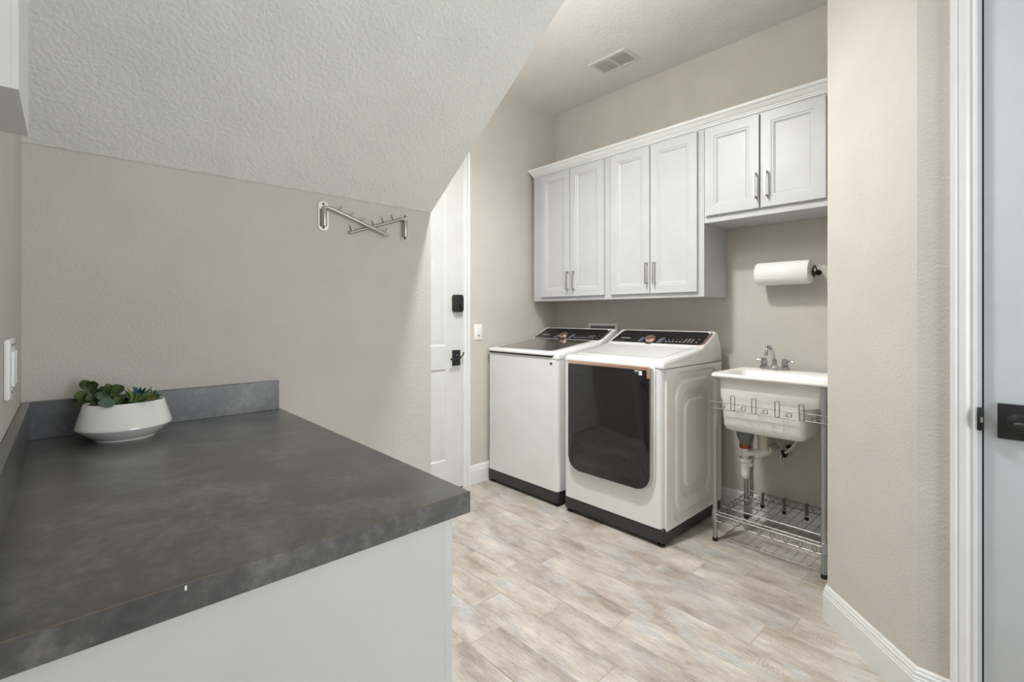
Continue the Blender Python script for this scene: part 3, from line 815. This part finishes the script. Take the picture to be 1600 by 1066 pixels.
# plumbing
px, py = 1.690, -.29
bm = lathe(new(), [(.038, .610), (.045, .606), (.046, .572), (.044, .556), (.037, .536), (.029, .520), (.030, .510)], (px, py, 0), 'z', 28); dn = obj('drain_body', bm, 'grey_plastic', sk)
obj('lock_ring', lathe(new(), [(.024, .512), (.031, .510), (.031, .490), (.024, .488)], (px, py, 0), 'z', 20), 'copper', dn)
bm = lathe(new(), [(.020, .49), (.020, .42), (.026, .419), (.033, .434), (.035, .430), (.035, .416), (.031, .412), (.025, .408), (.0235, .36), (.0235, .345), (.021, .328), (.014, .317), (.001, .313)], (px, py, 0), 'z', 24)
tr = obj('drain_trap', bm, 'pvc', sk)
bm = tube(new(), [(px + .018, py, .405), (px + .036, py + .004, .395)], .010, 10); obj('trap_cap', bm, 'pvc', tr)
bm = new()
tube(bm, [(px + .012, py, .462), (px + .050, py + .01, .468)], .016, 14)
tube(bm, [(px + .046, py - .002, .462), (px + .060, py + .008, .466)], .030, 18)
tube(bm, smooth_path([(px + .058, py + .012, .469), (px + .085, py + .03, .476), (px + .100, py + .06, .49)], 4), .024, 14)
obj('drain_elbow', bm, 'pvc', tr)
bm = new(); tube(bm, [(1.775, -.26, .606), (1.775, -.26, .50), (1.785, -.24, .478)], [.026, .026, .022], 16); tube(bm, [(1.775, -.26, .585), (1.775, -.26, .565)], .031, 16)
obj('overflow_pipe', bm, 'pvc_old', sk)
bm = new(); tube(bm, [(1.785, -.24, .480), (1.760, -.10, .462), (1.755, -.002, .455)], .021, 14)
tube(bm, [(1.778, -.20, .475), (1.776, -.188, .474)], .030, 16); tube(bm, [(1.772, -.165, .470), (1.770, -.15, .468)], .033, 16)
obj('wall_drain_pipe', bm, 'pvc_old', sk)
lathe_esc = lathe(new(), [(.022, 0), (.036, -.001), (.038, -.006), (.024, -.010)], (1.755, -.001, .455), 'y', 24); obj('wall_escutcheon', lathe_esc, 'pvc_old', sk)
bm = tube(new(), smooth_path([(1.905, -.10, .66), (1.900, -.10, .56), (1.880, -.09, .505), (1.835, -.06, .455), (1.820, -.05, .440)], 5), .0075, 10); sup = obj('supply_tube', bm, 'pvc', sk)
bm = new(); tube(bm, [(1.815, -.002, .425), (1.815, -.055, .425)], .008, 10); tube(bm, [(1.806, -.05, .452), (1.822, -.05, .415)], .011, 10); obj('stop_valve', bm, 'bronze', sk)
bm = new(); tube(bm, [(1.800, -.055, .422), (1.800, -.062, .400)], [.011, .006], 10); obj('valve_handle', bm, 'chrome', sk)
bm = new(); tube(bm, [(1.835, -.002, .475), (1.835, -.04, .475)], .007, 10); tube(bm, [(1.824, -.04, .475), (1.848, -.04, .480)], .009, 10); obj('stop_valve', bm, 'bronze', sk)
# faucet (stands on the sink: its own thing)
fx, fy, fz = 1.780, -.100, .923
fc = thing('faucet', (fx, fy, fz), 'chrome two-handle faucet with curved spout on the utility sink rim', 'faucet')
bm = new(); prism(bm, rrect(fx - .080, fx + .080, fy - .025, fy + .025, .024, 6), fz, fz + .016, 'z', bev=.006); obj('base_plate', bm, 'chrome', fc, smooth=60)
bm = lathe(new(), [(.020, .014), (.016, .024), (.012, .034), (.012, .060), (.009, .062)], (fx, fy, fz), 'z', 20); obj('spout_collar', bm, 'chrome', fc)
bm = tube(new(), smooth_path([(fx, fy, fz + .055), (fx - .001, fy - .014, fz + .085), (fx - .003, fy - .045, fz + .120), (fx - .005, fy - .075, fz + .138), (fx - .006, fy - .100, fz + .128), (fx - .007, fy - .110, fz + .100)], 5), .0085, 14)
tube(bm, [(fx - .007, fy - .110, fz + .102), (fx - .007, fy - .112, fz + .088)], .0105, 14)
obj('spout', bm, 'chrome', fc, smooth=60)
for s in (-1, 1):
    hx = fx + s * .056
    bm = lathe(new(), [(.022, .014), (.021, .022), (.015, .026), (.019, .032), (.015, .062), (.010, .066), (.001, .067)], (hx, fy, fz), 'z', 12)
    h = obj('handle', bm, 'chrome', fc, smooth=30)
    bm = new(); tube(bm, [(hx + s * .012, fy, fz + .052), (hx + s * .034, fy - .004, fz + .054), (hx + s * .046, fy - .006, fz + .050)], [.006, .008, .006], 8); obj('handle_lever', bm, 'chrome', h)

# ------------------------------------------------------------------ paper towels
tz, ty = 1.480, -.100
pt = thing('paper_towel_roll', (1.82, ty, tz), 'white paper towel roll hanging on the wall above the utility sink', 'paper towels')
bm = lathe(new(), [(.021, 1.686), (.055, 1.686), (.064, 1.690), (.066, 1.698), (.066, 1.958), (.064, 1.964), (.021, 1.966)], (0, ty, tz), 'x', 48)
rl = obj('roll', bm, 'paper', pt, smooth=50)
bm = lathe(new(), [(.0205, 1.684), (.0205, 1.968), (.0185, 1.968), (.0185, 1.684)], (0, ty, tz), 'x', 24, close=False); obj('cardboard_core', bm, 'card', pt)
# loose corner flap following the roll surface
bm = new(); NA = 10; fl_ = []
for k in range(NA + 1):
    a = math.radians(205 + 62 * k / NA); x1 = 1.700 + .048 * (k / NA)
    fl_.append([bm.verts.new((xx, ty + r * math.cos(a), tz + r * math.sin(a))) for xx, r in ((1.958, .0675), (x1 if k < NA else x1, .0675), (x1, .0662), (1.958, .0662))])
for a, b in zip(fl_, fl_[1:]):
    for q in range(4): bm.faces.new((a[q], a[(q + 1) % 4], b[(q + 1) % 4], b[q]))
bm.faces.new(fl_[0]); bm.faces.new(fl_[-1][::-1]); obj('loose_sheet', bm, 'paper', pt, smooth=60)
th = thing('paper_towel_holder', (1.985, 0, tz), 'dark bronze wire holder carrying the paper towel roll', 'towel holder')
bm = new(); tube(bm, [(1.670, ty, tz), (1.975, ty, tz)], .004, 8)
tube(bm, smooth_path([(1.975, ty, tz), (1.976, ty + .004, tz + .020), (1.976, ty + .03, tz + .034), (1.976, ty + .06, tz + .018), (1.976, -.012, tz)], 4), .004, 8)
tube(bm, smooth_path([(1.975, ty, tz), (1.976, ty - .008, tz - .012), (1.976, ty + .010, tz - .028), (1.976, ty + .026, tz - .016), (1.976, ty + .016, tz), (1.976, ty, tz + .004)], 4), .0035, 8)
obj('wire_arm', bm, 'bronze', th, smooth=60)
obj('wall_mount', lathe(new(), [(.016, 0), (.016, -.006), (.006, -.012)], (1.976, -.0005, tz), 'y', 16), 'bronze', th)

# ------------------------------------------------------------------ folding garment hooks
HX = .983
def hook_rack(yp, z0, z1, hinge_y, xoff, arm, pegs, label):
    t = thing('garment_rack', (HX, yp, (z0 + z1) / 2), label, 'clothes hook')
    bm = new(); prism(bm, rrect(yp - .0195, yp + .0195, z0, z1, .014, 5), HX, HX + .003, 'x', bev=.0006, seg=1); pl_ = obj('wall_plate', bm, 'plate_nickel', t, smooth=30)
    for zz in (z0 + .010, z1 - .010): obj('screw', lathe(new(), [(.0042, 0), (.0042, .0012), (.001, .0014)], (HX + .003, yp, zz), 'x', 12), 'black', pl_)
    bm = lathe(new(), [(.0090, z0 + .014), (.0098, z0 + .016), (.0098, z1 - .030), (.0090, z1 - .028)], (HX + xoff, hinge_y, 0), 'z', 20)
    box(bm, HX + .003, HX + xoff, hinge_y - .009, hinge_y + .003, z0 + .020, z1 - .034)
    obj('hinge_barrel', bm, 'nickel', t, smooth=50)
    a = obj('swing_arm', tube(new(), arm, .0062, 12), 'nickel', t, smooth=60)
    for tip, base_ in pegs:
        obj('peg', tube(new(), [base_, tip], .0030, 8), 'nickel', a, smooth=50)
A1 = HX + .020
hook_rack(-2.397, 1.555, 1.663, -2.399, .014, [(HX + .014, -2.399, 1.639), (HX + .018, -2.385, 1.639), (A1, -2.364, 1.634), (HX + .022, -2.140, 1.562)],
          [((A1, y, z), (A1, y2, z2)) for y, z, y2, z2 in ((-2.334, 1.651, -2.343, 1.630), (-2.289, 1.635, -2.299, 1.614), (-2.244, 1.621, -2.253, 1.600), (-2.147, 1.591, -2.156, 1.569))],
          'silver folding garment rack on the left, its peg arm angled down to the right')
A2 = HX + .009
hook_rack(-2.055, 1.552, 1.665, -2.059, .013, [(HX + .013, -2.059, 1.640), (HX + .012, -2.068, 1.641), (HX + .010, -2.081, 1.637), (HX + .0085, -2.299, 1.557)],
          [((A2, y, z), (A2, y2, z2)) for y, z, y2, z2 in ((-2.295, 1.587, -2.287, 1.565), (-2.203, 1.617, -2.193, 1.597), (-2.160, 1.636, -2.151, 1.613), (-2.117, 1.652, -2.108, 1.631))],
          'silver folding garment rack on the right, its peg arm angled down to the left')

# ------------------------------------------------------------------ counter and base cabinet
CX0, CX1, CY0, CY1, CZ0, CZ1 = HX + .001, 2.063, FRONT + .001, -2.549, .875, .914
ct = thing('countertop', (1.5, -2.86, CZ0), 'dark slate laminate countertop with low splashes on the left side of the room', 'countertop')
obj('worktop', bx(CX0, CX1, CY0, CY1, CZ0, CZ1, bev=.0008, seg=1), 'counter', ct)
obj('edge_seam', bx(CX1 - .0003, CX1 + .0006, CY0, CY1, CZ1 - .0018, CZ1 - .0004), 'brown_seam', ct)
obj('back_splash', bx(CX0 + .019, CX1, CY0, CY0 + .016, CZ1, 1.013, bev=.0008, seg=1), 'counter', ct)
obj('side_splash', bx(CX0, CX0 + .0185, CY0, -2.557, CZ1, 1.013, bev=.0008, seg=1), 'counter', ct)
obj('edge_chip', bx(CX1 + .0001, CX1 + .0009, -2.990, -2.9875, CZ1 - .010, CZ1 - .004, bev=.0003, seg=1), 'sticker', ct)
obj('scuff_mark', tube(new(), smooth_path([(x, y, CZ1 - .0003) for x, y in ((1.546, -2.759), (1.535, -2.746), (1.535, -2.733), (1.549, -2.723))], 4), [.0004] + [.0009] * 11 + [.0004], 6), 'plastic_grey', ct)
bc = thing('base_cabinet', (1.52, -2.88, 0), 'off-white base cabinet under the dark countertop', 'cabinet')
bm = new(); box(bm, HX + .002, 2.043, FRONT + .001, -2.597, .10, .8745); box(bm, HX + .002, 2.043, FRONT + .001, -2.67, 0, .10)
obj('body', bm, 'counter_cab', bc)
obj('end_panel', bx(2.0432, 2.049, FRONT + .001, -2.597, 0, .8745, bev=.0006, seg=1), 'counter_cab', bc)
for a, b in ((HX + .006, 1.512), (1.516, 2.046)):
    dd_ = obj('door', bx(a, b, -2.5962, -2.577, .115, .870, bev=.002), 'counter_cab', bc)
    hx = 1.49 if a < 1.2 else 1.54
    bm = new(); box(bm, hx - .005, hx + .005, -2.551, -2.545, .70, .83, bev=.001, seg=1)
    for zz in (.71, .82): box(bm, hx - .004, hx + .004, -2.577, -2.551, zz - .004, zz + .004)
    obj('handle', bm, 'nickel', dd_)

# ------------------------------------------------------------------ succulent bowl
bx_, by_ = 1.120, -2.980
def oval(bm):      # the opening is oval: narrower from front to back than the belly
    for v in bm.verts:
        h = v.co.z - CZ1; f = .95 if h < .036 else .95 + (.68 - .95) * min(1, (h - .036) / .058)
        v.co.x = bx_ + (v.co.x - bx_) * f
bw = thing('planter_bowl', (bx_, by_, CZ1), 'faceted white ceramic bowl on the dark countertop, filled with succulents', 'bowl')
bm = lathe(new(), [(.060, 0), (.065, .0005), (.066, .004), (.072, .007), (.099, .030), (.1025, .034), (.1025, .038), (.101, .042), (.0865, .094), (.0855, .096), (.084, .0955), (.083, .092), (.092, .05), (.06, .02), (.001, .018)], (bx_, by_, CZ1), 'z', 72)
oval(bm)
obj('bowl_body', bm, 'ceramic', bw, smooth=22)
sp_ = thing('succulents', (bx_, by_, CZ1 + .08), 'cluster of green succulents growing in the white ceramic bowl', 'plant')
bm = lathe(new(), [(.0885, .055), (.0838, .082), (.070, .089), (.04, .093), (.001, .094)], (bx_, by_, CZ1), 'z', 32); oval(bm); obj('moss', bm, 'soil', sp_)
AX = math.radians(46.95)
EYE = Vector((2.76, -3.095, 1.24))
def leafpt(px, py, depth):      # measured leaf positions, in tenths of the bowl's frame, set at their own depth inside the bowl
    x = 90 + px / 8.0; y = 580 + py / 8.0
    fwd = Vector((-math.sin(AX), math.cos(AX), 0)); rt = Vector((math.cos(AX), math.sin(AX), 0))
    return EYE + (fwd + rt * ((x - 800) / 745.0) + Vector((0, 0, (492.5 - y) / 745.0))) * depth
def leaf(parent, a, b, W, T, nrm, m, pointed=False, bow=.12):
    a = Vector(a); b = Vector(b); d = b - a; L = d.length; d.normalize()
    n = Vector(nrm); n = (n - d * n.dot(d)).normalized(); side = d.cross(n).normalized()
    bm = new(); loops = []; NS = 9
    for i in range(NS + 1):
        t = i / NS
        if pointed: w_ = W * (.55 + .45 * math.sin(min(1, t * 2.2) * PI / 2)) * (1 - t) ** .75 + .0004
        else:
            w_ = W * (math.sin(PI * t ** 1.45) ** .62 if 0 < t < 1 else 0)
            w_ = max(w_, W * .22 * (1 - t)) + .0004
        c = a + d * L * t - n * (bow * L * math.sin(PI * t)) + n * (bow * .6 * L * t * t)
        th_ = max(T * (w_ / W), .0004)
        loops.append([c + side * w_ * math.cos(q) + n * (th_ * math.sin(q) + .16 * w_ * math.cos(q) ** 2) for q in [2 * PI * k / 10 for k in range(10)]])
    grid_loops(bm, loops)
    return obj('leaf', bm, m, parent, smooth=80)
r3 = random.Random(11)
toward = Vector((.96, -.07, .28))
K = 1 / 8.0 / 620.0
Z1, Z2, Z3 = 1.262, 1.235, 1.262
jade = [  # base, tip, width, depth, colour
    (380, 262, 322, 108, 120, Z1 + .012, 'leaf_dark', (.1, -.2, .5)), (395, 262, 468, 118, 118, Z1 + .016, 'leaf_dark', (-.1, .3, .4)),
    (372, 262, 368, 150, 76, Z1 + .020, 'leaf_dark', (0, 0, .2)), (375, 270, 205, 318, 128, Z1 - .010, 'leaf_dark', (0, -.3, .7)),
    (390, 275, 440, 378, 110, Z1 - .008, 'leaf_dark', (0, .3, .2)), (360, 280, 270, 402, 110, Z1 - .002, 'leaf_dark', (0, -.2, -.2)), (400, 270, 505, 212, 90, Z1 + .012, 'leaf_dark', (0, .4, .5)),
    (380, 272, 345, 405, 100, Z1 + .004, 'leaf_dark', (0, 0, -.2)),
    (650, 320, 492, 292, 130, Z2 + .012, 'leaf_blue', (0, -.4, .6)), (640, 318, 596, 458, 168, Z2 - .030, 'leaf_blue', (.2, 0, .3)), (645, 320, 600, 205, 92, Z2 + .018, 'leaf_blue', (0, 0, .5)),
    (580, 330, 455, 290, 90, Z2 + .026, 'leaf_dark', (0, -.3, .3)), (600, 300, 535, 190, 96, Z2 + .032, 'leaf_dark', (0, -.3, .3)),
    (728, 320, 722, 160, 186, Z2 + .022, 'leaf_dark', (0, .1, .3)), (722, 322, 868, 325, 128, Z2 + .008, 'leaf_dark', (0, .4, .3)), (722, 340, 718, 226, 100, Z2 + .006, 'leaf_dark', (0, 0, .5)),
    (715, 325, 780, 405, 110, Z2 + .000, 'leaf_dark', (0, .3, .2)), (700, 260, 600, 165, 84, Z2 + .042, 'leaf_dark', (0, -.2, .5)), (740, 300, 800, 190, 90, Z2 + .035, 'leaf_dark', (0, .3, .4)),
    (480, 330, 470, 220, 90, Z1 + .03, 'leaf_dark', (0, 0, .4)), (470, 380, 520, 300, 80, Z1 + .0, 'leaf_dark', (0, 0, .4)), (240, 380, 205, 345, 60, Z1 + .02, 'leaf_dark', (0, 0, .4)),
]
for (ax, ay, tx, ty_, wd, dz, mm, tilt) in jade:
    leaf(sp_, leafpt(ax, ay, dz + .006), leafpt(tx, ty_, dz), wd * K * .5, .0022, toward + Vector(tilt) * .8, mm)
for (ax, ay, tx, ty_, wd, dz, mm, tilt) in [
    (450, 400, 400, 330, 90, Z1 - .004, 'leaf_dark', (0, 0, .3)), (560, 400, 520, 340, 90, Z1 - .010, 'leaf_dark', (0, 0, .3)), (330, 410, 300, 330, 90, Z1 + .004, 'leaf_dark', (0, 0, .3)),
    (760, 395, 800, 330, 96, Z1 - .014, 'leaf_dark', (0, .3, .3)), (830, 395, 858, 320, 80, Z1 - .004, 'leaf_dark', (0, .2, .3)), (660, 400, 690, 330, 90, Z1 - .012, 'leaf_dark', (0, 0, .3)),
    (430, 425, 325, 392, 90, Z1 - .002, 'leaf_dark', (0, -.2, .5)), (520, 430, 425, 385, 90, Z1 - .008, 'leaf_dark', (0, -.2, .5)), (360, 415, 430, 352, 90, Z1 + .004, 'leaf_dark', (0, .3, .3)), (720, 420, 770, 372, 76, Z1 - .016, 'leaf_dark', (0, .2, .4)), (850, 405, 905, 372, 60, Z1 - .006, 'leaf_dark', (0, .2, .4))]:
    leaf(sp_, leafpt(ax, ay, dz + .006), leafpt(tx, ty_, dz), wd * K * .5, .0022, toward + Vector(tilt) * .8, mm)
pointed = [
    (960, 385, 905, 330, 46, Z3 - .012, 'leaf_light'), (985, 388, 985, 318, 56, Z3 - .016, 'leaf_light'), (1010, 385, 1060, 320, 46, Z3 - .016, 'leaf_light'), (1000, 385, 1120, 345, 40, Z3 - .018, 'leaf_dark'),
    (1080, 378, 1150, 330, 46, Z3 - .016, 'leaf_light'), (1100, 372, 1090, 300, 50, Z3 - .012, 'leaf_light'), (1060, 378, 1040, 310, 50, Z3 - .008, 'leaf_dark'), (1160, 360, 1180, 290, 44, Z3 - .006, 'leaf_light'),
    (1230, 350, 1290, 300, 44, Z3 - .006, 'leaf_light'), (1215, 350, 1250, 280, 46, Z3 - .002, 'leaf_dark'), (900, 385, 880, 320, 46, Z3 - .008, 'leaf_dark'), (1150, 365, 1110, 310, 40, Z3 - .004, 'leaf_dark'),
    (960, 355, 868, 205, 60, Z3, 'leaf_light'), (955, 355, 835, 235, 46, Z3 + .01, 'leaf_dark'), (965, 350, 975, 255, 62, Z3 - .01, 'leaf_light'), (960, 360, 905, 262, 60, Z3 - .012, 'leaf_light'),
    (975, 360, 1040, 262, 50, Z3 - .012, 'leaf_light'), (1010, 362, 1190, 188, 44, Z3 - .016, 'leaf_light'), (1030, 362, 1250, 236, 46, Z3 - .02, 'leaf_light'), (950, 365, 860, 318, 50, Z3 - .012, 'leaf_dark'),
    (1000, 365, 1110, 290, 44, Z3 - .022, 'leaf_light'), (940, 370, 880, 372, 50, Z3 - .016, 'leaf_dark'),
    (1020, 300, 938, 190, 66, Z3 + .03, 'leaf_teal'), (1020, 300, 975, 196, 60, Z3 + .036, 'leaf_teal'), (1025, 300, 1035, 192, 66, Z3 + .034, 'leaf_teal'), (1030, 300, 1108, 200, 66, Z3 + .032, 'leaf_teal'), (1035, 305, 1125, 240, 60, Z3 + .026, 'leaf_teal'),
    (1010, 305, 925, 250, 60, Z3 + .026, 'leaf_teal'),
    (1190, 325, 1165, 222, 50, Z3 + .016, 'leaf_light'), (1200, 325, 1225, 232, 56, Z3 + .018, 'leaf_teal'), (1205, 325, 1278, 252, 56, Z3 + .014, 'leaf_light'), (1205, 330, 1312, 285, 50, Z3 + .006, 'leaf_teal'), (1195, 335, 1130, 268, 50, Z3 + .006, 'leaf_light'),
    (1190, 340, 1225, 272, 56, Z3 - .004, 'leaf_light'), (1165, 348, 1215, 292, 58, Z3 - .014, 'leaf_yellow'), (1210, 340, 1280, 310, 46, Z3 - .004, 'leaf_light'), (1120, 355, 1160, 290, 44, Z3 - .016, 'leaf_light'),
]
for (ax, ay, tx, ty_, wd, dz, mm) in pointed:
    leaf(sp_, leafpt(ax, ay, dz + .008), leafpt(tx, ty_, dz), wd * K * .5, .0016, toward + Vector((r3.uniform(-.2, .2), r3.uniform(-.4, .4), r3.uniform(.1, .6))), mm, True, .06)
for (ax, ay, dz) in ((380, 270, Z1 + .010), (600, 310, Z2 + .03), (690, 320, Z2 + .03)):
    c = leafpt(ax, ay, dz); obj('stem', tube(new(), [Vector((c.x, c.y, CZ1 + .070)), c], .0028, 6), 'stem', sp_)
if 'dry' in dr: del dr['dry']
